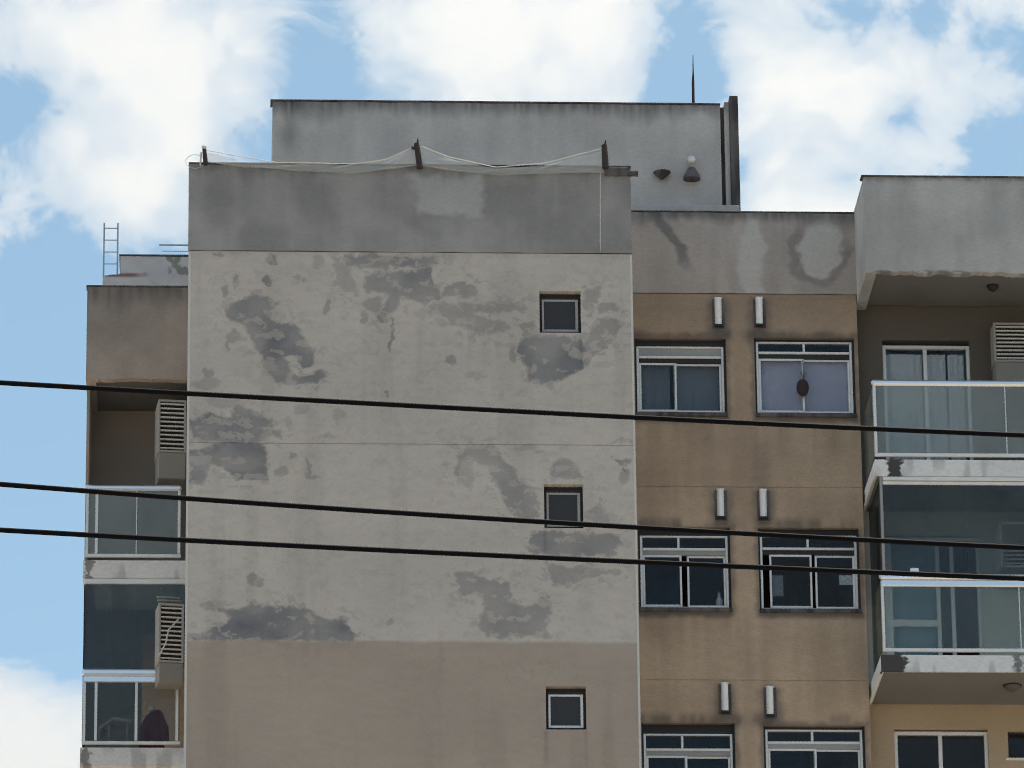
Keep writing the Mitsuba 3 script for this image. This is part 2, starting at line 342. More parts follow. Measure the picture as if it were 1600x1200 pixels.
def soffit_colour(p, n, uv):
    return mix((0.14, 0.138, 0.132), (0.19, 0.186, 0.176), cloudy(p, 1.4, 4))

def fin_colour(p, n, uv):
    return mix((0.055, 0.052, 0.055), (0.13, 0.12, 0.115), smoothstep(0.3, 0.7, fbm(p.x * 14, p.y * 6, p.z * 2.0, 4)))

def roof_stub_colour(p, n, uv):
    b = fbm(p.x * 5, p.y, p.z * 5, 4)
    c = mix((0.46, 0.43, 0.43), (0.56, 0.59, 0.58), b)
    c = mix(c, (0.16, 0.05, 0.06), 0.8 * smoothstep(0.05, 0.01, dr.abs(p.z - 32.19 + 0.06 * (b - 0.5))) * smoothstep(-5.0, -5.3, p.x + 0.4 * (b - 0.5)))
    c = mix(c, (0.13, 0.15, 0.11), 0.7 * smoothstep(0.56, 0.66, fbm(p.x * 6 + 2, 1.0, p.z * 4, 3)) * smoothstep(-5.1, -4.7, p.x))
    return c

def ground_colour(p, n, uv):
    return mix((0.33, 0.30, 0.26), (0.40, 0.37, 0.32), fbm(p.x * 0.2, p.y * 0.2, 0.0, 4))

def asphalt_colour(p, n, uv):
    return mix((0.045, 0.045, 0.046), (0.065, 0.064, 0.062), fbm(p.x * 1.5, p.y * 1.5, 0.0, 4))

def metal_colour(p, n, uv):
    return mix((0.68, 0.66, 0.62), (0.80, 0.78, 0.74), fbm(p.x * 9, p.y * 9, p.z * 5, 3))

def plaster_relief(p, n, uv):
    return fbm(p.x * 9, p.y * 9, p.z * 9, 4) + 0.25 * noise(p.x * 55, p.y * 55, p.z * 55)

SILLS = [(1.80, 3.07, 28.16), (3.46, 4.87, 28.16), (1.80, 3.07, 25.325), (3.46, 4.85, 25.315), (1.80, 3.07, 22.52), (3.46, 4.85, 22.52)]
VENTS = [(2.985, 29.69), (3.560, 29.70), (2.955, 26.87), (3.545, 26.87), (2.950, 24.085), (3.565, 24.035)]

def material(key, colour, rough=0.9, relief=0.0, **more):
    b = {'type': 'principled', 'base_color': mikit.proc(colour) if callable(colour) else {'type': 'rgb', 'value': list(colour)}, 'roughness': rough, 'specular': 0.25, **more}
    if relief:
        b = {'type': 'bumpmap', 'arbitrary': mikit.proc(plaster_relief, eps=6e-3), 'scale': relief, 'bsdf': b}
    scene[key] = {'type': 'twosided', 'bsdf': b}
    return key

GABLE = material('gable_paint', gable_colour, 0.92, 0.006)
PARAPET = material('parapet_render', parapet_colour, 0.95, 0.008)
PENT = material('penthouse_render', penthouse_colour, 0.95, 0.006)
WPAR = material('wing_parapet_render', wing_parapet_colour, 0.95, 0.008)
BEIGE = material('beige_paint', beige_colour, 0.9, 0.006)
BAY = material('bay_paint', bay_colour, 0.9)
RBOX = material('roof_box_render', roofbox_colour, 0.93, 0.006)
LBOX = material('rear_box_render', leftbox_colour, 0.93, 0.006)
SLAB = material('slab_paint', slab_colour, 0.85, 0.004)
RBAY = material('rear_bay_paint', rear_bay_colour, 0.9)
SOFFIT = material('soffit_paint', soffit_colour, 0.9)
FIN = material('sooty_render', fin_colour, 0.95, 0.006)
STUB = material('stained_render', roof_stub_colour, 0.95)
GROUND = material('ground_mix', ground_colour, 0.95)
ASPHALT = material('asphalt', asphalt_colour, 0.9)
WHITE = material('white_aluminium', metal_colour, 0.38, metallic=0.35)
RAIL = material('polished_aluminium', (0.92, 0.93, 0.94), 0.28, metallic=0.9)
ENAMEL = material('white_enamel', (0.84, 0.84, 0.82), 0.4)
GREY = material('grey_aluminium', (0.30, 0.31, 0.31), 0.4)
DARK = material('near_black', (0.03, 0.03, 0.032), 0.6)
ROOM = material('room_paint', (0.20, 0.19, 0.18), 0.9)
ROOFING = material('roof_membrane', (0.25, 0.25, 0.25), 0.95)
RUBBER = material('cable_rubber', (0.005, 0.005, 0.006), 0.55, specular=0.10)
RUSTY = material('rusted_steel', (0.05, 0.038, 0.034), 0.8)
STEEL = material('pale_blue_steel', (0.30, 0.42, 0.52), 0.45)
CREAM = material('cream_plastic', (0.62, 0.60, 0.55), 0.5)
SMOKED = material('grey_sheet', (0.33, 0.34, 0.33), 0.5)
LILAC = material('lilac_cloth', (0.62, 0.60, 0.74), 0.9)
PALEBLUE = material('pale_blue_cloth', (0.84, 0.86, 0.88), 0.9)
NAVY = material('dark_cloth', (0.23, 0.255, 0.29), 0.9)
WINE = material('wine_cloth', (0.13, 0.035, 0.045), 0.9)
BROWN = material('brown_wicker', (0.045, 0.03, 0.03), 0.8)
BASE = material('dusty_concrete', (0.25, 0.235, 0.21), 0.9)
CASING = material('dull_plastic', (0.34, 0.325, 0.295), 0.7)
PAPER = material('white_paper', (0.70, 0.74, 0.78), 0.8)

def glass(key, reflect, through, dirt, dirt_colour=(0.45, 0.47, 0.46)):
    g = {'type': 'thindielectric', 'int_ior': 1.5, 'specular_reflectance': {'type': 'rgb', 'value': list(reflect)}, 'specular_transmittance': {'type': 'rgb', 'value': list(through)}}
    d = {'type': 'twosided', 'bsdf': {'type': 'diffuse', 'reflectance': {'type': 'rgb', 'value': list(dirt_colour)}}}
    scene[key] = {'type': 'blendbsdf', 'weight': mikit.proc(lambda p, n, uv: dirt * (0.6 + 0.8 * fbm(p.x * 2.0, p.y * 2.0, p.z * 1.0, 3))), 'first': g, 'second': d}
    return key
PANE = glass('window_glass', (0.19, 0.20, 0.21), (0.88, 0.90, 0.91), 0.012)
RAILGLASS = glass('railing_glass', (0.5, 0.55, 0.52), (0.82, 0.88, 0.86), 0.22)
CLEAR = glass('clear_railing_glass', (0.4, 0.43, 0.42), (0.88, 0.92, 0.91), 0.05)
TINTED = glass('tinted_glass', (0.30, 0.32, 0.34), (0.60, 0.65, 0.67), 0.04)
scene['net_film'] = {'type': 'mask', 'opacity': 0.38, 'bsdf': {'type': 'twosided', 'bsdf': {'type': 'diffuse', 'reflectance': {'type': 'rgb', 'value': [0.62, 0.64, 0.62]}}}}

# clouds: a shell of white vapour 6 km out, lit from beyond by the sun
AZ0 = math.atan2(fwd[0], fwd[1])
BANKS = [(-4.5, 22.0, 0.9, 0.8, 0.07), (-3.4, 22.9, 1.2, 1.0, 0.17), (-3.7, 21.9, 0.55, 0.5, 0.15), (-4.5, 23.5, 0.9, 0.35, 0.15), (-0.1, 23.7, 1.5, 0.6, 0.19), (-0.5, 22.75, 0.5, 0.3, 0.10),
         (3.1, 22.4, 0.95, 1.1, 0.18), (4.7, 22.9, 0.8, 0.5, 0.12), (2.9, 21.6, 0.9, 0.5, 0.15), (4.4, 21.6, 0.9, 0.4, 0.14), (-5.0, 16.7, 0.9, 0.75, 0.22)]
GAPS = [(-4.2, 20.7, 1.2, 0.55, 0.28), (-1.9, 22.9, 0.35, 1.0, 0.17), (1.75, 22.95, 0.42, 0.75, 0.40), (0.9, 22.5, 0.6, 0.28, 0.20), (-4.9, 22.8, 0.45, 0.3, 0.12),
        (-4.7, 19.6, 0.9, 1.5, 0.30), (4.0, 22.6, 0.28, 0.25, 0.18), (4.85, 22.15, 0.28, 0.45, 0.15), (4.3, 23.7, 0.3, 0.25, 0.18), (2.3, 21.7, 0.2, 0.6, 0.16), (-2.4, 21.5, 0.35, 0.35, 0.14), (-5.0, 18.3, 0.7, 0.8, 0.20)]
def cloud_cover(p, n, uv):
    d = dr.normalize(mi.Vector3f(p))
    q = [c * 22.0 + o + 0.8 * (fbm(d.x * 30 + 9 * k, d.y * 30, d.z * 30 + 5 * k, 3) - 0.5) for k, (c, o) in enumerate(((d.x, 2.5), (d.y, 7.0), (d.z, 3.0)))]
    v, total, a, f = mi.Float(0), 0.0, 1.0, 1.0
    for o in range(8):
        v += a * noise(q[0] * f + 3.1 * o, q[1] * f + 1.7 * o, q[2] * f + 17 * o)
        total, a, f = total + a, a * 0.66, f * 2.07
    v /= total
    az = (dr.atan2(d.x, d.y) - AZ0) * (180 / math.pi) * 0.93
    el = dr.asin(dr.clip(d.z, -1, 1)) * (180 / math.pi)
    for sign, spots in ((1, BANKS), (-1, GAPS)):
        for a, e, ra, re, k in spots:
            v += sign * k * dr.exp(-dr.square((az - a) / ra) - dr.square((el - e) / re))
    return 0.97 * (0.50 * smoothstep(0.45, 0.57, v) + 0.50 * smoothstep(0.52, 0.78, v)) * smoothstep(0.0, 0.05, d.z)
scene['cloud_vapour'] = {'type': 'mask', 'opacity': mikit.proc(cloud_cover),
                         'bsdf': {'type': 'principledthin', 'base_color': {'type': 'rgb', 'value': [0.69, 0.73, 0.77]}, 'roughness': 1.0, 'diff_trans': 1.5, 'eta': 1.01}}

# ------------------------------------------------------------------ ground and sky
put('ground', trimesh.creation.cylinder(5900, 0.5, sections=96, transform=trimesh.transformations.translation_matrix([0, 0, -0.25])), GROUND, kind='structure', label='pale bare ground round the building')
put('street', box(-400, 400, -78, -66, -0.1, 0.004), ASPHALT, kind='structure', label='asphalt street in front of the building')
put('pavement', box(-400, 400, -66, -63, -0.1, 0.13, 0.01), GROUND, kind='structure', label='concrete pavement along the street')
put('sky', trimesh.creation.icosphere(subdivisions=6, radius=6000), 'cloud_vapour', smooth=True, kind='structure', label='blue sky with bright broken cloud')

# ------------------------------------------------------------------ the apartment building
B = thing('apartment_building', 'weathered beige and grey apartment block with patched gable wall and glazed balconies', 'building')
F = [29.90, 27.13, 24.35, 21.58]                # slab levels
XL, XR, YW, YC, YB, XC = -4.385, 1.655, 1.72, 0.50, 2.02, 4.92   # gable edges; planes of wing, balcony front, balcony back; start of the bay
small = [(0.385, 28.745, 0.955, 29.35), (0.415, 25.95, 0.945, 26.57), (0.405, 23.135, 0.945, 23.735)]
put('gable_wall', wall(XL, XR, F[1] + 0.004, F[0] - 0.005, 0, 0.22, [small[0]]), GABLE, B, label='top storey of the gable wall, grey paint with dark repair patches')
put('gable_wall', wall(XL, XR, F[2] + 0.0005, F[1] - 0.005, 0, 0.22, [small[1]]), GABLE, B, label='second storey of the gable wall, grey paint with dark repair patches')
put('gable_wall', wall(XL, XR, 0, F[2] - 0.0005, 0, 0.22, [small[2]]), GABLE, B, label='plain beige lower part of the gable wall')
put('wall_joint', box(XL + 0.02, XR - 0.02, 0.012, 0.2, F[1] - 0.02, F[1] + 0.02), GABLE, B)
EDGE = material('pale_strip', (0.56, 0.54, 0.50), 0.8)  # pale edge lines at the gable corners, built as thin strips
put('corner_strip', box(XL - 0.006, XL + 0.026, -0.006, 0.03, 0, 29.88, 0.003), EDGE, B, label='thin pale strip along the left corner of the gable')
put('corner_strip', box(XR - 0.024, XR + 0.006, -0.006, 0.03, 0, 29.88, 0.003), EDGE, B, label='thin pale strip along the right corner of the gable')
put('corner_strip', box(XL - 0.012, XL + 0.026, -0.018, 0.03, 29.90, 31.12, 0.003), PARAPET, B)
def worn_bar(x0, x1, y0, y1, z0, z1, amp, n=60, seed=0):
    """a wall strip whose top and bottom edges wander a little"""
    x = np.linspace(x0, x1, n)
    top = z1 + amp * (meshkit.fbm(np.stack([x * 2.5, x * 0 + seed, x * 0], 1), 4) - 0.5)
    low = z0 + amp * (meshkit.fbm(np.stack([x * 3.5, x * 0 + seed + 5, x * 0], 1), 4) - 0.5)
    return slab_xz(Polygon(list(zip(x, top)) + list(zip(x[::-1], low[::-1]))), y0, y1)
put('gable_parapet', worn_bar(XL - 0.004, XR + 0.004, -0.012, 0.2, F[0] + 0.005, 31.165, 0.022, 90, 2), PARAPET, B, label='bare grey weathered parapet over the patched gable wall')
put('gutter_block', box(1.30, 1.64, -0.05, -0.013, 31.035, 31.165, 0.012), FIN, B)
put('pipe_stub', tube([(1.55, -0.03, 31.075), (1.76, -0.03, 31.07)], 0.042), FIN, B)
put('gable_side_wall', box(XL, XL + 0.2, 0.222, 9.0, 0, 31.12), GABLE, B, label='narrow left flank of the gable tower')
put('gable_side_wall', box(XR - 0.2, XR, 0.222, 2.6, 0, 31.12), GABLE, B)

SCREEN = material('frosted_grey_glass', (0.044, 0.043, 0.045), 0.35)
DULL = material('dull_aluminium', (0.36, 0.36, 0.35), 0.6)
def small_window(i, r):
    w = f'{B}__window' + (f'_{i:03d}' if i else '')
    used.add(w)
    labels[w] = {'label': ['small square window under the parapet with a dark patch below it', 'small square window halfway down the gable wall', 'lowest small square window, with a bright lower frame'][i]}
    x0, z0, x1, z1 = r
    y = 0.12
    put('frame', join(box(x0, x0 + 0.035, y, y + 0.05, z0, z1, 0.004), box(x1 - 0.035, x1, y, y + 0.05, z0, z1, 0.004),
                      box(x0 + 0.035, x1 - 0.035, y, y + 0.05, z1 - 0.035, z1, 0.004), box(x0 + 0.035, x1 - 0.035, y, y + 0.05, z0, z0 + 0.04, 0.004)), DARK, w)
    h = z1 - z0
    s = 0.085                                    # an awning sash, pushed out a little at the foot
    sash = join(box(x0 + 0.037, x0 + 0.067, y - 0.02, y - 0.002, z0 + 0.05, z1 - s, 0.004), box(x1 - 0.075, x1 - 0.037, y - 0.02, y - 0.002, z0 + 0.05, z1 - s, 0.004),
                box(x0 + 0.067, x1 - 0.075, y - 0.02, y - 0.002, z0 + 0.05, z0 + 0.085, 0.004), box(x0 + 0.067, x1 - 0.075, y - 0.02, y - 0.002, z1 - s - 0.03, z1 - s, 0.004))
    put('sash', sash, WHITE if i == 2 else DULL, w)
    put('pane', box(x0 + 0.06, x1 - 0.06, y - 0.014, y - 0.010, z0 + 0.06, z1 - s - 0.01), SCREEN, w)
    put('upper_pane', box(x0 + 0.03, x1 - 0.03, y + 0.02, y + 0.024, z1 - s, z1 - 0.03), SCREEN, w)
for i, r in enumerate(small):
    small_window(i, r)

put('parapet_cap', box(XL - 0.015, XR + 0.012, -0.022, 0.21, 31.172, 31.192, 0.004), FIN, B)
put('parapet_cap', box(XR + 0.013, XC + 0.008, YW - 0.03, YW + 0.2, 31.196, 31.214, 0.004), FIN, B)
# roofs, floors and inner walls
put('roof_slab', box(XL + 0.21, XR - 0.21, 0.23, 9.0, 29.95, 30.15), ROOFING, B)
put('roof_slab', box(XR + 0.01, 11.8, 1.95, 9.0, 29.95, 30.15), ROOFING, B)
put('roof_slab', box(-5.86, XL - 0.01, 6.8, 9.0, 29.95, 30.15), ROOFING, B)
for z in F[1:]:
    put('floor_slab', box(XL + 0.21, XR - 0.21, 0.23, 9.0, z - 0.12, z), ROOM, B)
    put('floor_slab', box(XR + 0.01, 11.8, 2.23, 9.0, z - 0.12, z), ROOM, B)
    put('floor_slab', box(-5.74, XL - 0.01, 6.81, 9.0, z - 0.12, z), ROOM, B)
put('inner_wall', box(XR - 0.1, 11.8, 5.6, 5.75, 20.0, 29.94), ROOM, B)
put('inner_wall', box(XL + 0.21, XR - 0.21, 2.6, 2.75, 20.0, 29.94), ROOM, B)
put('inner_wall', box(3.20, 3.32, 1.93, 5.59, 20.0, 29.94), ROOM, B)
put('inner_wall', box(4.90, 5.02, 2.24, 5.59, 20.0, 29.94), ROOM, B)
put('rear_wall', box(-5.88, 12.0, 9.0, 9.2, 0, 31.1), BEIGE, B)
put('end_wall', box(11.8, 12.0, 2.24, 9.0, 0, 31.1), BEIGE, B)

# wing wall with the paired bedroom windows
W1 = [(1.80, 28.20, 3.075, 29.31), (1.80, 25.365, 3.07, 26.545), (1.80, 22.55, 3.07, 23.74)]
W2 = [(3.47, 28.20, 4.87, 29.33), (3.455, 25.355, 4.85, 26.545), (3.46, 22.55, 4.845, 23.71)]
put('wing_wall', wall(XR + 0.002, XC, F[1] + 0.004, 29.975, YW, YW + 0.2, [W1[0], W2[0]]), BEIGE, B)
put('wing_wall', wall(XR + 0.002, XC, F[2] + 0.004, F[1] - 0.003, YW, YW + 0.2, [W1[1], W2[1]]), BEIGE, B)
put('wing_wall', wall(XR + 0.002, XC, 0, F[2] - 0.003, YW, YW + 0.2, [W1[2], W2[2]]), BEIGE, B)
put('wall_joint', box(XR + 0.01, XC - 0.02, YW + 0.01, YW + 0.19, F[1] - 0.02, F[1] + 0.02), BEIGE, B)
put('wall_joint', box(XR + 0.01, XC - 0.02, YW + 0.01, YW + 0.19, F[2] - 0.02, F[2] + 0.02), BEIGE, B)
put('wing_parapet', worn_bar(XR + 0.002, XC + 0.01, YW - 0.018, YW + 0.19, 29.985, 31.19, 0.02, 60, 4), WPAR, B, label='dirty grey parapet over the bedroom windows, with a pale round patch')
put('roof_ledge', turned(box(1.80, 3.36, 2.22, 2.38, 31.38, 31.505, 0.01), -1.0, [1.8, 2.3, 31.4]), PENT, B)

def bedroom_window(name_label, r, y, style):
    """aluminium window: row of fanlights over two sliding sashes"""
    w = number(f'{B}__window')
    labels[w] = {'label': name_label}
    x0, z0, x1, z1 = r
    y += 0.075
    t, s = 0.036, style
    put('dark_strip', box(x0, x0 + 0.026, y - 0.03, y + 0.06, z0 + 0.013, z1), DARK, w)  # near-black strip down each side of the frame
    put('dark_strip', box(x1 - 0.026, x1, y - 0.03, y + 0.06, z0 + 0.013, z1), DARK, w)
    x0, x1 = x0 + 0.027, x1 - 0.027
    ztr = z1 - s.get('transom', 0.30)            # underside of the transom rail
    sill = box(x0 - 0.03, x1 + 0.03, y - 0.115, y - 0.005, z0 - 0.045, z0 + 0.012, 0.006)
    put('sill', sill, FIN, w)
    head = s.get('head', 0.07)
    put('frame', join(box(x0, x0 + t, y, y + 0.07, z0 + 0.013, z1 - head, 0.005), box(x1 - t, x1, y, y + 0.07, z0 + 0.013, z1 - head, 0.005),
                      box(x0 + t, x1 - t, y, y + 0.07, z0 + 0.013, z0 + 0.055, 0.005), box(x0 + t, x1 - t, y, y + 0.07, z1 - head - 0.025, z1 - head, 0.005),
                      box(x0 + t, x1 - t, y - 0.012, y + 0.07, ztr, ztr + 0.035, 0.005)), WHITE, w)
    put('head_box', box(x0, x1, y + 0.01, y + 0.06, z1 - head, z1 - 0.002), s.get('headmat', DARK), w)
    m = s.get('mull', (x0 + x1) / 2)
    if m:
        put('fanlight_mullion', box(m - 0.016, m + 0.016, y - 0.008, y + 0.05, ztr + 0.035, z1 - head - 0.025, 0.004), WHITE, w)
    put('fanlight_pane', box(x0 + t, x1 - t, y + 0.028, y + 0.034, ztr + 0.035, z1 - head - 0.025), s.get('fan', PANE), w)
    put('track', box(x0 + t, x1 - t, y + 0.01, y + 0.06, ztr - 0.065, ztr), s.get('trackmat', DARK), w)
    a, b = x0 + t, x1 - t
    l1, r0 = s.get('left_end', (a + b) / 2 + 0.02), s.get('right_start', (a + b) / 2 - 0.02)
    for nm, p, q, yy in (('sash', a + s.get('left_in', 0.0), l1, y + 0.002), ('sash', r0, b, y + 0.034)):
        c = 0.030
        zb, zt = z0 + 0.056, ztr - 0.066
        put(nm, join(box(p, p + c, yy, yy + 0.028, zb, zt, 0.004), box(q - c, q, yy, yy + 0.028, zb, zt, 0.004), box(p + c, q - c, yy, yy + 0.028, zb, zb + 0.03, 0.004), box(p + c, q - c, yy, yy + 0.028, zt - 0.03, zt, 0.004)), WHITE, w)
        put('pane', box(p + c - 0.005, q - c + 0.005, yy + 0.011, yy + 0.016, zb + 0.025, zt - 0.025), PANE, w)
    return w
bedroom_window('left bedroom window of the top storey, with a closed grey fanlight', W1[0], YW, dict(fan=SMOKED, mull=None, head=0.09, transom=0.27, left_end=2.385, right_start=2.345))
bedroom_window('right bedroom window of the top storey, with lilac curtains', W2[0], YW, dict(head=0.03, transom=0.215, left_end=4.165, right_start=4.125))
bedroom_window('left bedroom window of the middle storey, dark with two offset sashes', W1[1], YW, dict(mull=2.36, head=0.10, transom=0.315, left_end=2.40, right_start=2.475, trackmat=GREY))
bedroom_window('right bedroom window of the middle storey, with a paper on its glass', W2[1], YW, dict(mull=4.145, head=0.085, transom=0.30, left_in=0.09, left_end=4.195, right_start=4.24))
bedroom_window('left bedroom window of the lowest storey in view', W1[2], YW, dict(mull=2.355, head=0.13, transom=0.375, left_end=2.42, right_start=2.38, trackmat=GREY))
bedroom_window('right bedroom window of the lowest storey in view', W2[2], YW, dict(mull=4.13, head=0.035, transom=0.24, left_end=4.185, right_start=4.145, trackmat=GREY))

# balcony bay on the right: roof box, slabs, back wall with doors
XE = 10.6
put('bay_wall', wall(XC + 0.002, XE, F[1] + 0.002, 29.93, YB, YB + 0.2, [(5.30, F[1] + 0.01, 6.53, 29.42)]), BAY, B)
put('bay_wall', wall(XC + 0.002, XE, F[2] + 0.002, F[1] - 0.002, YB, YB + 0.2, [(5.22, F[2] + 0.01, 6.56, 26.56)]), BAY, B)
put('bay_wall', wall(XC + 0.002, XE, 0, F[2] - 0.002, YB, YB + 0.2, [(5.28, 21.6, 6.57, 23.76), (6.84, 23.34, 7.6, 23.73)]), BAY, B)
n = 80
xs = np.linspace(4.93, XE, n)
def chipped(z0, z1, x0, x1, amp, seed):
    x = np.linspace(x0, x1, 140)
    e = meshkit.fbm(np.stack([x * 4.5, x * 0 + seed, x * 0], 1), 4)
    low = z0 + amp * np.clip(e - 0.45, 0, 1) * 3
    return Polygon([(x0, z1)] + list(zip(x, low)) + [(x1, z1)])
put('roof_box', slab_xz(chipped(29.845, 31.265, 4.93, XE, 0.05, 1.0), YC, YC + 0.15), RBOX, B, label='pale grey roof box over the right balconies, its lower edge chipped')
put('roof_box_side', box(4.93, 5.08, YC + 0.151, YB - 0.01, 29.86, 31.25, 0.004), RBOX, B)
put('coping', box(4.90, XE, YC - 0.02, YC + 0.17, 31.266, 31.29, 0.005), FIN, B)
put('soffit', box(5.081, XE, YC + 0.151, YB + 0.1, 29.935, 30.08), SOFFIT, B)
def slab(k, z):
    put('balcony_slab', box(4.955, XE, YC, YB - 0.003, z - 0.24, z - 0.004, 0.006), SLAB, B, label=['peeling white slab edge between the two right balconies', 'lowest right balcony slab with a broken dark corner'][k])
    put('slab_soffit', box(4.99, XE, YC + 0.035, YB - 0.005, z - 0.246, z - 0.242), SOFFIT, B)
    put('drip_rail', box(4.935, 4.965, YC + 0.01, YB - 0.01, z - 0.265, z - 0.242, 0.004), SLAB, B)
slab(0, F[1])
slab(1, F[2])

def railing(key, x0, x1, y, z, seams, rail_h=0.085, side_to=None, glass_mat=RAILGLASS, top=1.09, double=False):
    """white top and bottom rail with glass panels between thin posts"""
    zt = z + top
    put('top_rail', box(x0 - 0.02, x1, y - 0.035, y + 0.035, zt, zt + rail_h, 0.026), RAIL, key)
    if double:
        put('lower_rail', box(x0, x1, y - 0.03, y + 0.03, zt - 0.10, zt - 0.012, 0.012), RAIL, key)
        zt -= 0.10
    put('bottom_rail', box(x0, x1, y - 0.025, y + 0.025, z + 0.035, z + 0.085, 0.008), WHITE, key)
    xs = [x0] + list(seams) + [x1]
    put('post', box(x0, x0 + 0.04, y - 0.02, y + 0.02, z + 0.086, zt - 0.001, 0.005), WHITE, key)
    for a, b in zip(xs[:-1], xs[1:]):
        if a > x0:
            put('joint', box(a - 0.006, a + 0.006, y - 0.012, y + 0.012, z + 0.086, zt - 0.001), WHITE, key)  # white strip at the seam stands in for the lit glass edges
        put('glass_panel', box(a + 0.006, b - 0.006, y - 0.004, y + 0.004, z + 0.08, zt), glass_mat, key)
    if side_to:
        put('side_panel', box(x0 + 0.006, x0 + 0.014, y + 0.03, side_to, z + 0.08, z + top), glass_mat, key)
R1 = number(f'{B}__balcony_railing')
labels[R1] = {'label': 'glass railing with white top rail on the open top balcony'}
railing(R1, 4.965, 9.9, YC + 0.03, F[1] + 0.01, [6.78, 8.35], side_to=YW - 0.01, top=1.06)
R2 = number(f'{B}__balcony_railing')
labels[R2] = {'label': 'glass railing with double white rail below the closed balcony glazing'}
# the lower pair of rails closes the foot of the glazing
railing(R2, 4.985, 9.9, YC + 0.03, F[2] + 0.01, [6.86, 8.4], side_to=YW - 0.01, top=1.055, glass_mat=CLEAR, double=True)
G2 = number(f'{B}__balcony_glazing')
labels[G2] = {'label': 'dark glazing that closes the lower right balcony'}
put('head_track', box(5.06, 9.9, YC + 0.01, YC + 0.09, F[1] - 0.30, F[1] - 0.243, 0.008), WHITE, G2)
put('head_track', box(5.06, 9.9, YC + 0.02, YC + 0.08, F[1] - 0.355, F[1] - 0.307, 0.008), WHITE, G2)
gx = [5.06, 5.62, 6.18, 6.75, 7.32, 7.9, 8.47, 9.04, 9.6]
for a, b in zip(gx[:-1], gx[1:]):
    put('pane', box(a + 0.001, b - 0.001, YC + 0.045, YC + 0.053, F[2] + 1.155, F[1] - 0.356), TINTED, G2)
put('side_pane', box(5.03, 5.038, YC + 0.09, YB - 0.01, F[2] + 1.15, F[1] - 0.25), TINTED, G2)
put('corner_post', box(5.02, 5.056, YC + 0.03, YC + 0.07, F[2] + 1.152, F[1] - 0.243, 0.004), GREY, G2)

def door(label, x0, x1, z0, z1, y, stiles, bars=(), leaves=None, skin=WHITE):
    d = number(f'{B}__balcony_door')
    labels[d] = {'label': label}
    t = 0.05
    y += 0.05
    put('frame', join(box(x0, x0 + t, y, y + 0.08, z0, z1, 0.005), box(x1 - t, x1, y, y + 0.08, z0, z1, 0.005), box(x0 + t, x1 - t, y, y + 0.08, z1 - t, z1, 0.005)), skin, d)
    for x in stiles:
        put('stile', box(x - 0.028, x + 0.028, y + 0.005, y + 0.06, z0, z1 - t - 0.001, 0.005), skin, d)
    for a, b, z in bars:
        put('cross_bar', box(a, b, y + 0.012, y + 0.055, z - 0.05, z + 0.05, 0.005), skin, d)
    for a, b in (leaves or [(x0 + t, x1 - t)]):
        put('pane', box(a, b, y + 0.03, y + 0.036, z0, z1 - t), PANE, d)
    return d
door('balcony door of the top storey with pale blue curtains', 5.30, 6.53, F[1] + 0.01, 29.36, YB, [5.90])
door('balcony door of the middle storey, one leaf slid open', 5.22, 6.56, F[2] + 0.01, 26.53, YB, [5.30, 5.965, 6.165], [(5.33, 5.937, 25.29)], [(5.27, 6.14)], ENAMEL)
door('balcony door below the lowest slab', 5.28, 6.57, 21.6, 23.735, YB, [5.915])
k = number(f'{B}__window')
labels[k] = {'label': 'low dark window beside the lowest balcony door'}
put('frame', join(box(6.84, 6.87, YB + 0.06, YB + 0.11, 23.38, 23.73), box(6.87, 7.6, YB + 0.06, YB + 0.11, 23.70, 23.73), box(6.87, 7.6, YB + 0.06, YB + 0.11, 23.38, 23.41)), DARK, k)
put('pane', box(6.87, 7.6, YB + 0.08, YB + 0.086, 23.41, 23.70), PANE, k)
put('sill', box(6.80, 7.6, YB - 0.03, YB + 0.05, 23.315, 23.345, 0.005), SLAB, k)

# rear wing on the left, with its balconies
YF, YR = 5.10, 6.60
put('rear_box', slab_xz(chipped(29.87, 31.295, -5.895, XL - 0.012, 0.02, 7.0), YF, YF + 0.15), LBOX, B, label='brownish weathered roof box over the left balconies')
put('rear_box_side', box(-5.895, -5.75, YF + 0.151, YR, 29.88, 31.28), LBOX, B)
put('coping', box(-5.91, XL - 0.012, YF - 0.02, YF + 0.17, 31.296, 31.318, 0.005), FIN, B)
put('soffit', box(-5.749, XL - 0.012, YF + 0.151, YR + 0.1, 29.93, 30.06), SOFFIT, B)
put('rear_bay_wall', wall(-5.88, XL - 0.012, 0, 29.92, YR, YR + 0.2, [(-5.06, F[1] - 2.7, -4.42, F[1] - 0.6)]), RBAY, B)
put('rear_bay_side', box(-5.885, -5.845, YF + 0.35, YR - 0.002, F[1] + 0.002, 29.869), RBAY, B)
for z in F[1:3]:
    put('balcony_slab', box(-5.895, XL - 0.012, YF, YR - 0.003, z - 0.275, z - 0.004, 0.006), SLAB, B)
R3 = number(f'{B}__balcony_railing')
labels[R3] = {'label': 'greenish glass railing on the left top balcony'}
railing(R3, -5.865, -4.50, YF + 0.03, F[1] + 0.01, [-5.14], rail_h=0.085, top=1.04)
put('mullion', box(-5.73, -5.69, YF + 0.012, YF + 0.024, F[1] + 0.10, F[1] + 1.05), WHITE, R3)
put('mullion', box(-4.55, -4.51, YF + 0.005, YF + 0.055, F[1] + 0.10, F[1] + 1.05, 0.005), WHITE, R3)
G3 = number(f'{B}__balcony_glazing')
labels[G3] = {'label': 'dark glazing that closes the lower left balcony'}
put('head_track', box(-5.875, XL - 0.03, YF + 0.005, YF + 0.08, F[1] - 0.355, F[1] - 0.278, 0.008), WHITE, G3)
for a, b in ((-5.86, -5.5), (-5.5, -5.14), (-5.14, -4.78), (-4.78, -4.42)):
    put('pane', box(a + 0.001, b - 0.001, YF + 0.04, YF + 0.048, F[2] + 1.17, F[1] - 0.356), TINTED, G3)
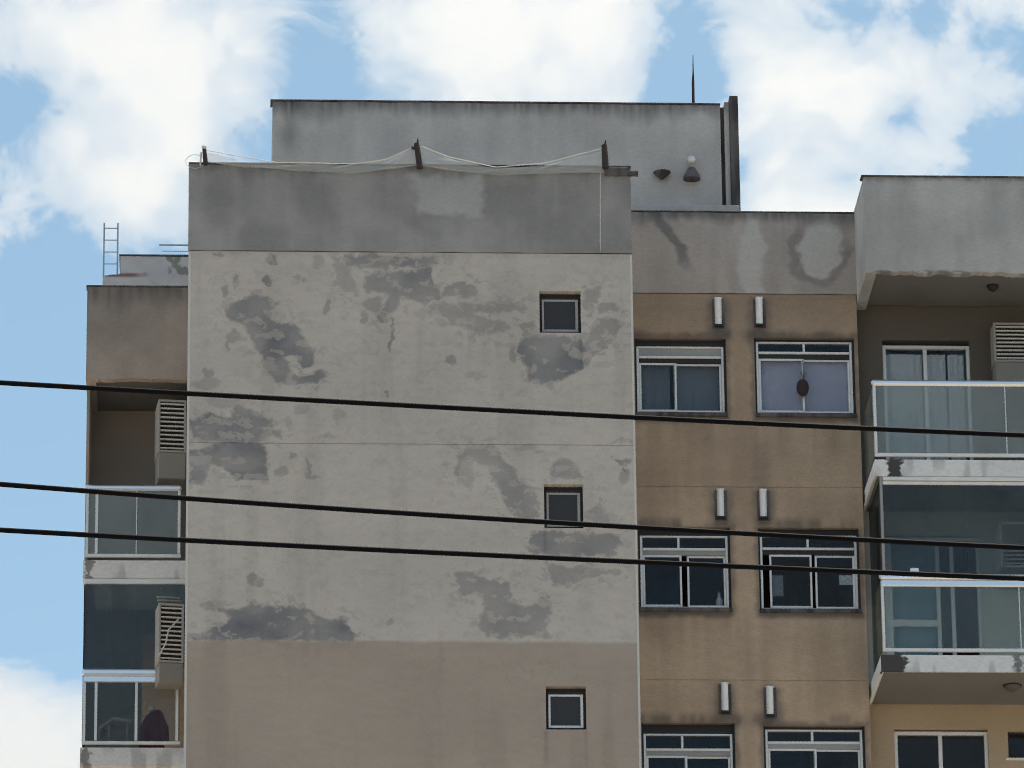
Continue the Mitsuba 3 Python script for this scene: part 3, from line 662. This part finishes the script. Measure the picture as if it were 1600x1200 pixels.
put('side_pane', box(-5.875, -5.867, YF + 0.05, YR - 0.01, F[2] + 0.1, F[1] - 0.28), TINTED, G3)
R4 = number(f'{B}__balcony_railing')
labels[R4] = {'label': 'clear glass railing with white mullions below the left balcony glazing'}
railing(R4, -5.865, XL - 0.10, YF + 0.03, F[2] + 0.01, [-5.11], rail_h=0.10, top=1.05, glass_mat=PANE, double=True)
for x in (-5.70, -5.13, -4.555):
    put('mullion', box(x, x + 0.04, YF - 0.004, YF + 0.022, F[2] + 0.10, F[2] + 0.955, 0.004), WHITE, R4)

# penthouse and what stands on the roof
put('penthouse_wall', worn_bar(-3.24, 3.135, 2.40, 2.62, 30.16, 33.11, 0.016, 60, 9), PENT, B, label='streaked blue-grey wall of the rooftop storey')
put('penthouse_side', box(-3.238, -3.04, 2.621, 7.5, 30.16, 33.09), PENT, B)
put('penthouse_side', box(2.94, 3.134, 2.621, 7.5, 30.16, 33.09), PENT, B)
put('penthouse_back', box(-3.238, 3.134, 7.501, 7.7, 30.16, 33.09), PENT, B)
put('penthouse_roof', box(-3.03, 2.93, 2.63, 7.49, 32.9, 33.05), ROOFING, B)
put('penthouse_coping', box(-3.27, 3.14, 2.375, 2.64, 33.114, 33.135, 0.004), FIN, B)
put('penthouse_pier', box(3.195, 3.262, 2.36, 2.9, 30.16, 33.15, 0.008), PENT, B)
put('penthouse_groove', box(3.136, 3.194, 2.50, 2.9, 30.16, 33.12), FIN, B)
put('penthouse_fin', box(3.264, 3.385, 2.30, 3.4, 30.16, 33.22, 0.008), FIN, B, label='sooty upright fin at the right end of the rooftop storey')
step = Polygon([(-5.72, 31.2), (-5.72, 32.10), (-5.69, 32.16), (-5.62, 32.19), (-5.48, 32.20), (-5.46, 32.22), (-5.46, 32.49), (XL - 0.012, 32.485), (XL - 0.012, 31.2)])
put('stair_head_wall', slab_xz(step, 6.95, 8.6), STUB, B, label='stepped stained wall on the rear roof, with mossy and dark red marks')
put('stair_head_coping', box(-5.48, XL - 0.012, 6.93, 8.6, 32.495, 32.515, 0.004), FIN, B)

# ------------------------------------------------------------------ things fixed to the building
def vent(x, z, label):
    t = thing('vent_cover', label, 'vent cover', 'vent covers above the bedroom windows')
    a = np.linspace(0, np.pi, 13)
    prof = [(x - 0.008 - 0.048 * math.cos(q), -0.065 * math.sin(q)) for q in a]
    p = Polygon(prof)
    m = trimesh.creation.extrude_polygon(p, 0.385, engine='earcut')
    m.apply_translation([0, YW - 0.012, z - 0.185])
    put('cover', m, ENAMEL, t)
    put('back_plate', box(x - 0.088, x + 0.082, YW - 0.012, YW + 0.002, z - 0.225, z + 0.205, 0.004), FIN, t)
    put('foot', box(x - 0.065, x + 0.049, YW - 0.085, YW - 0.013, z - 0.215, z - 0.187, 0.006), DARK, t)
    put('cap', box(x - 0.060, x + 0.044, YW - 0.072, YW - 0.013, z + 0.201, z + 0.215, 0.004), ENAMEL, t)
names = ['top left', 'top right', 'middle left', 'middle right', 'lowest left', 'lowest right']
for (x, z), nm in zip(VENTS, names):
    vent(x, z, f'white upright vent cover, {nm} of the six between the bedroom windows')

def aircon(x0, x1, y0, y1, z0, z1, zb, label, slats, turn=0.0, plain=0.0, skin=CASING, blade=CREAM):
    """louvred box over a closed base"""
    t = thing('air_conditioner', label, 'air conditioner', 'louvred air conditioners on the balconies')
    c = [(x0 + x1) / 2, (y0 + y1) / 2, 0]
    g = lambda m: turned(m, turn, c)
    k = 0.03
    put('casing', g(join(box(x0, x0 + k, y0, y1, z0, z1, 0.005), box(x1 - k, x1, y0, y1, z0, z1, 0.005), box(x0 + k, x1 - k, y0, y1, z1 - k, z1, 0.005), box(x0 + k, x1 - k, y0, y1, z0, z0 + k, 0.005),
                         box(x0 + k, x1 - k, y1 - 0.02, y1 - 0.001, z0 + k, z1 - k))), skin, t)
    put('core', g(box(x0 + k, x1 - k, y0 + 0.07, y1 - 0.021, z0 + k, z1 - k)), DARK, t)
    if plain:
        put('blank_panel', g(box(x0 + k, x1 - k, y0 + 0.01, y0 + 0.03, z1 - k - plain, z1 - k - 0.001, 0.004)), SMOKED, t)
    a, b = z0 + k, z1 - k - plain
    for i in range(slats):
        z = a + (i + 0.5) * (b - a) / slats
        put('slat', g(box(x0 + k, x1 - k, y0 + 0.006, y0 + 0.05, z - 0.009, z + 0.009, 0.003)), blade, t)
    if zb is not None:
        put('base', g(box(x0 + 0.01, x1, y0 + 0.01, y1, zb, z0 - 0.001, 0.012)), BASE, t)
    return t
aircon(-4.875, -4.47, 5.20, 5.75, 28.80, 29.60, 28.40, 'cream louvred air conditioner on its base on the left top balcony', 11, 6)
a2 = aircon(-4.83, -4.47, 4.72, 5.09, 25.49, 26.36, 25.20, 'cream louvred air conditioner hung outside the dark left balcony glazing', 12, 9)
for i, z in enumerate((26.40, 26.47, 26.54)):
    put('top_slat', turned(box(-4.82, -4.49, 4.86 + 0.07 * i, 4.90 + 0.07 * i, z - 0.012, z + 0.012, 0.004), 9, [-4.65, 4.9, 0]), GREY, a2)
put('cable', tube([(-4.79, 4.70, 25.58), (-4.70, 4.66, 25.75), (-4.66, 4.655, 25.95), (-4.60, 4.66, 26.02), (-4.52, 4.68, 26.12)], 0.011), CREAM, a2)
aircon(6.82, 7.62, 1.66, YB - 0.003, 28.98, 29.56, 28.66, 'grey louvred air conditioner on the back wall of the open top right balcony', 9)
aircon(6.79, 7.60, 1.66, YB - 0.003, 25.97, 26.63, 25.75, 'louvred air conditioner behind the lower right balcony glazing', 5, 0, 0.30, ENAMEL, ENAMEL)

LAMPGREY = material('dusty_lamp_glass', (0.10, 0.10, 0.095), 0.5)
def ceiling_lamp(x, y, z, r, label, mat):
    t = thing('ceiling_lamp', label, 'lamp', 'lamps under the right balconies')
    put('shade', lathe([(0, -0.085), (r * 0.5, -0.08), (r * 0.85, -0.055), (r, -0.015), (r, -0.004), (0, -0.004)], [x, y, z]), mat, t, smooth=40)
    put('mount', lathe([(0, -0.02), (r * 1.12, -0.02), (r * 1.12, -0.001), (0, -0.001)], [x, y, z + 0.0]), DARK, t)
ceiling_lamp(6.77, 1.20, 29.934, 0.075, 'small dark ceiling lamp under the roof box of the right bay', DARK)
ceiling_lamp(6.78, 1.20, F[1] - 0.241, 0.085, 'dark ceiling lamp seen behind the lower right balcony glazing', DARK)
ceiling_lamp(6.80, 1.10, F[2] - 0.241, 0.115, 'round grey ceiling lamp under the lowest right balcony slab', LAMPGREY)

t = thing('wall_lamp', 'bulkhead lamp with white globe on the wall of the rooftop storey', 'lamp')
put('globe', trimesh.creation.icosphere(3, 0.062).apply_translation([2.70, 2.31, 32.23]), WHITE, t, smooth=True)
put('neck', tube([(2.70, 2.31, 32.18), (2.70, 2.31, 32.10)], 0.032), GREY, t)
put('bracket', lathe([(0, 0.0), (0.12, 0.0), (0.115, 0.05), (0.05, 0.17), (0, 0.17)], [2.70, 2.30, 31.93]), FIN, t, smooth=40)
put('arm', box(2.66, 2.74, 2.30, 2.402, 31.95, 32.02), FIN, t)
t = thing('wall_cup', 'small half-round grey cup fixed to the wall of the rooftop storey', 'lamp')
put('bowl', lathe([(0.0, -0.10), (0.03, -0.095), (0.085, -0.04), (0.125, 0.0), (0.115, 0.005), (0.0, -0.02)], [2.28, 2.31, 32.035]), FIN, t, smooth=40)
put('bracket', box(2.25, 2.31, 2.34, 2.402, 31.96, 32.02), FIN, t)

t = thing('lightning_rod', 'thin dark lightning rod standing on the rooftop storey', 'lightning rod')
put('rod', tube([(2.765, 2.50, 33.12), (2.767, 2.50, 33.5), (2.772, 2.50, 33.68), (2.775, 2.50, 33.93)], [0.021, 0.019, 0.010, 0.004]), RUSTY, t)
put('foot', lathe([(0, 0), (0.05, 0), (0.03, 0.05), (0, 0.05)], [2.765, 2.50, 33.13]), RUSTY, t)

def post(x, z0, z1, lean, w, knob, label):
    t = thing('fence_post', label, 'post', 'posts holding the net on the gable parapet')
    p = [(x, -0.08, z0), (x - lean * 0.6, -0.085, z0 + 0.6 * (z1 - z0)), (x - lean, -0.085, z1)]
    put('shaft', tube(p, [w * 1.1, w, w * 0.9], 6), RUSTY, t)
    if knob == 'hook':
        put('hook', tube([(x - lean * 0.7 - 0.005, -0.10, z1 - 0.10), (x - lean * 0.7 - 0.05, -0.10, z1 - 0.075), (x - lean * 0.7 - 0.085, -0.10, z1 - 0.07)], 0.024), RUSTY, t)
    if knob in ('hook', 'spike'):
        put('spike', tube([(x - lean + 0.012, -0.085, z1 - 0.02), (x - lean + 0.018, -0.085, z1 + 0.07)], [0.018, 0.008]), RUSTY, t)
    if knob == 'insulator':
        put('insulator', trimesh.creation.icosphere(2, 0.035).apply_translation([x - lean, -0.085, z1 + 0.012]), CREAM, t, smooth=True)
        put('brace', tube([(x - 0.075, -0.05, z0), (x - 0.065, -0.055, z1 - 0.05)], 0.012), CREAM, t)
post(-4.165, 31.13, 31.37, 0.025, 0.030, 'insulator', 'short post with a pale insulator at the left corner of the parapet')
post(-1.235, 31.10, 31.47, 0.045, 0.040, 'hook', 'dark forked post in the middle of the parapet')
post(1.315, 31.13, 31.47, 0.015, 0.042, 'spike', 'thick dark post at the right end of the parapet')

def net():
    """sagging strip of translucent net, hung over the front of the parapet between the posts"""
    ks = [-4.16, -4.0, -3.6, -3.2, -2.6, -2.1, -1.7, -1.45, -1.26, -1.1, -0.85, -0.55, -0.2, 0.2, 0.5, 0.85, 1.1, 1.29]
    top = [31.34, 31.29, 31.20, 31.175, 31.17, 31.18, 31.24, 31.37, 31.45, 31.41, 31.28, 31.19, 31.135, 31.14, 31.20, 31.28, 31.36, 31.42]
    low = [31.18, 31.15, 31.12, 31.09, 31.05, 31.03, 31.10, 31.14, 31.16, 31.14, 31.10, 31.06, 31.03, 31.04, 31.06, 31.07, 31.08, 31.08]
    x = np.linspace(ks[0], ks[-1], 140)
    zt, zl = np.interp(x, ks, top), np.interp(x, ks, low)
    w = np.ones(9) / 9
    sm = lambda a: np.convolve(np.pad(a, 4, mode='edge'), w, 'valid')
    zt, zl = sm(zt), sm(zl)
    v, f, m = [], [], 7
    for i in range(len(x)):
        for j in range(m):
            s = j / (m - 1)
            v.append((x[i], -0.035 - 0.02 * math.sin(x[i] * 9 + j) - 0.015 * math.sin(s * 3.1), zt[i] * (1 - s) + zl[i] * s))
    for i in range(len(x) - 1):
        for j in range(m - 1):
            a = i * m + j
            f += [(a, a + 1, a + m + 1), (a, a + m + 1, a + m)]
    return trimesh.Trimesh(v, f, process=False)
t = thing('safety_net', 'pale translucent net sagging between the posts along the gable parapet', 'net')
put('film', net(), 'net_film', t, smooth=True)
xk = np.linspace(-4.19, 1.30, 60)
put('upper_cord', tube([(x, -0.05, np.interp(x, [-4.19, -3.2, -2.1, -1.7, -1.26, -0.85, -0.2, 0.5, 1.3], [31.36, 31.18, 31.175, 31.24, 31.46, 31.29, 31.14, 31.21, 31.44])) for x in xk], 0.006, 5), CREAM, t)
put('lower_cord', tube([(x, -0.058, np.interp(x, [-4.16, -3.6, -3.2, -2.6, -2.1, -1.7, -1.26, -0.85, -0.55, -0.2, 0.2, 0.85, 1.29], [31.18, 31.12, 31.09, 31.05, 31.03, 31.10, 31.16, 31.10, 31.06, 31.03, 31.04, 31.07, 31.08])) for x in xk], 0.006, 5), CASING, t)
put('hanging_cord', tube([(1.285, -0.045, 31.44), (1.245, -0.03, 31.15), (1.235, -0.03, 30.6), (1.225, -0.026, 29.93)], 0.006, 6), CREAM, t)
put('loop', tube([(-4.20 - 0.11 + 0.13 * math.cos(q), -0.02, 31.20 + 0.10 * math.sin(q)) for q in np.linspace(0.4, 5.6, 24)], 0.004, 5), CREAM, t)

t = thing('ladder', 'pale blue steel ladder rising above the rear roof on the left', 'ladder')
for x in (-5.715, -5.51):
    put('rail', tube([(x, 7.25, 31.6), (x, 7.25, 33.13)], 0.013), STEEL, t)
for i in range(8):
    put('rung', tube([(-5.715, 7.25, 31.72 + 0.19 * i), (-5.51, 7.25, 31.72 + 0.19 * i)], 0.010), STEEL, t)
t = thing('handrail', 'short pale blue metal handrail sticking out behind the gable tower', 'handrail')
put('rail', tube([(-4.88, 6.5, 32.50), (-3.9, 6.5, 32.50)], 0.016), STEEL, t)
put('rail', tube([(-4.84, 6.5, 32.40), (-3.9, 6.5, 32.40)], 0.007), STEEL, t)
put('post', tube([(-4.1, 6.5, 30.15), (-4.1, 6.5, 32.50)], 0.02), STEEL, t)

# ------------------------------------------------------------------ things behind the glass
TEAL = material('teal_cloth', (0.44, 0.66, 0.76), 0.9)
def curtain(x0, x1, y, z0, z1, folds, depth, mat, label, seed=0, group=None):
    n = int(folds * 10)
    x = np.linspace(0, 1, n + 1)
    w = 0.6 * np.sin(x * folds * 2 * np.pi) + 0.6 * (meshkit.fbm(np.stack([x * folds * 0.7, x * 0 + seed, x * 0], 1), 3) - 0.5) * 2
    v, f = [], []
    for i in range(n + 1):
        for j in range(5):
            s = j / 4
            v.append((x0 + (x1 - x0) * x[i], y + depth * w[i] * (0.6 + 0.4 * s), z1 + (z0 - z1) * s))
    for i in range(n):
        for j in range(4):
            a = i * 5 + j
            f += [(a, a + 1, a + 6), (a, a + 6, a + 5)]
    k = put('curtain', trimesh.Trimesh(v, f, process=False), mat, smooth=True)
    labels[k] = {'label': label, 'category': 'curtain'}
curtain(3.52, 4.82, 1.915, 28.2, 29.07, 9, 0.015, LILAC, 'lilac curtain drawn across the top right bedroom window', 1)
curtain(1.86, 2.30, 1.96, 28.2, 29.0, 3, 0.02, NAVY, 'dark curtain in the left half of the top left bedroom window', 2)
curtain(2.40, 2.99, 1.96, 28.2, 29.0, 4, 0.02, NAVY, 'dark curtain filling the right half of the top left bedroom window', 3)
curtain(5.36, 5.87, 2.20, F[1] + 0.02, 29.27, 5, 0.035, PALEBLUE, 'pale blue curtain in the left half of the top balcony door', 4)
curtain(5.94, 6.20, 2.20, F[1] + 0.02, 29.27, 3, 0.045, PALEBLUE, 'pale blue curtain beside the middle stile of the top balcony door', 5)
curtain(6.23, 6.46, 2.20, F[1] + 0.02, 29.27, 3, 0.045, PALEBLUE, 'narrow pale blue curtain at the right edge of the top balcony door', 6)
curtain(5.33, 5.94, 2.20, 24.5, 26.45, 4, 0.02, TEAL, 'blue curtain behind the upper pane of the middle balcony door', 7)

t = thing('hanging_ornament', 'dark round wicker ornament hung before the lilac curtain', 'ornament')
orn = trimesh.creation.icosphere(3, 1.0)
orn.apply_scale([0.085, 0.05, 0.13])
orn.apply_translation([4.135, YW + 0.015, 28.60])
put('ball', orn, BROWN, t, smooth=True)
put('cord', tube([(4.19, YW + 0.02, 28.83), (4.15, YW + 0.02, 28.74), (4.11, YW + 0.02, 28.83)], 0.008), BROWN, t)
put('cord', tube([(4.15, YW + 0.02, 28.70), (4.148, YW + 0.03, 29.02)], 0.006), BROWN, t)

k = put('paper_sheet', box(4.57, 4.78, 1.845, 1.849, 25.76, 25.90), PAPER)
labels[k] = {'label': 'white paper stuck low on the glass of the middle right bedroom window', 'category': 'paper'}
k = put('paper_sheet', box(4.66, 4.79, 1.846, 1.849, 25.905, 26.13), SMOKED)
labels[k] = {'label': 'grey sheet above the white paper on the middle right bedroom window', 'category': 'paper'}
k = put('paper_sheet', box(3.62, 3.80, 1.87, 1.874, 25.60, 25.90), NAVY)
labels[k] = {'label': 'dark sheet in the left sash of the middle right bedroom window', 'category': 'paper'}
t = thing('bottle', 'pale bottle standing inside the middle left bedroom window, lower right corner', 'bottle')
put('body', lathe([(0, 0), (0.05, 0), (0.05, 0.16), (0.02, 0.21), (0.02, 0.25), (0, 0.25)], [2.92, 1.95, 25.40]), PAPER, t, smooth=40)
put('cap', lathe([(0, 0.251), (0.024, 0.251), (0.024, 0.28), (0, 0.28)], [2.92, 1.95, 25.40]), NAVY, t)
t = thing('rail_clamp', 'small white clamp on the rail below the right balcony glazing', 'clamp')
put('block', box(5.39, 5.51, YC - 0.012, YC + 0.042, 25.501, 25.575, 0.015), PAPER, t)
put('jaw', box(5.37, 5.53, YC - 0.02, YC - 0.007, 25.44, 25.515, 0.006), PAPER, t)

t = thing('reflection_table', 'added low table shaped like a reflection in the left balcony glass', 'table')
put('table_top', slab_xz(Polygon([(-5.66, 24.74), (-5.44, 24.90), (-5.18, 24.86), (-5.18, 24.82), (-5.44, 24.86), (-5.64, 24.70)]), 5.45, 5.95), GREY, t)  # added top, its slope imitates a reflection in the glass
for x in (-5.50, -5.24):
    for y in (5.50, 5.90):
        put('leg', tube([(x, y, F[2]), (x, y, 24.83)], 0.018, 6), GREY, t)
t = thing('hanging_garment', 'dark reddish garment hanging behind the left balcony railing', 'garment')
coat = lathe([(0, 0), (0.15, 0), (0.16, 0.25), (0.13, 0.5), (0.11, 0.62), (0.04, 0.70), (0, 0.70)], [0, 0, 0], 14)
coat = coat.subdivide().subdivide()
q = coat.vertices
fold = meshkit.fbm(np.stack([np.arctan2(q[:, 1], q[:, 0]) * 2.2, q[:, 2] * 1.2, q[:, 2] * 0], 1), 3) - 0.5
coat.vertices = q * np.stack([1 + 0.9 * fold, 1 + 0.9 * fold, 1 + 0 * fold], 1) + np.stack([0.06 * fold, 0 * fold, 0.05 * fold], 1)
coat.apply_scale([1.0, 0.6, 1.0])
coat.apply_translation([-4.86, 5.75, F[2] + 0.03])
put('cloth', coat, WINE, t, smooth=50)
for sx, zb in ((-1, 0.16), (1, 0.22)):
    put('sleeve', tube([(-4.86 + sx * 0.08, 5.70, F[2] + 0.62), (-4.86 + sx * 0.15, 5.68, F[2] + 0.45), (-4.86 + sx * 0.17, 5.66, F[2] + zb)], [0.05, 0.055, 0.045]), WINE, t)
put('collar', lathe([(0, 0.69), (0.045, 0.69), (0.05, 0.76), (0, 0.78)], [-4.90, 5.74, F[2] + 0.03], 12), CREAM, t, smooth=50)

# ------------------------------------------------------------------ overhead lines across the street
def cable(z0, slope, bend, label):
    """a slack line past x = -2.91 at height z0, carried on to both sides"""
    x = np.linspace(-18, 8, 120)
    d = x + 2.914
    k = put('power_line', tube(np.stack([x, np.full_like(x, -56.5), z0 + slope * d + bend * d * d + 0.003 * meshkit.noise(np.stack([x * 0.6 + z0 * 50, x * 0, x * 0], 1))], 1), 0.0084, 8), RUBBER, smooth=60)
    labels[k] = {'label': label, 'category': 'cable'}
cable(7.541, -0.0475, 0.0032, 'uppermost of the three black overhead lines')
cable(7.186, -0.0598, 0.0050, 'middle one of the three black overhead lines')
cable(7.068, -0.0449, 0.0027, 'lowest of the three black overhead lines')
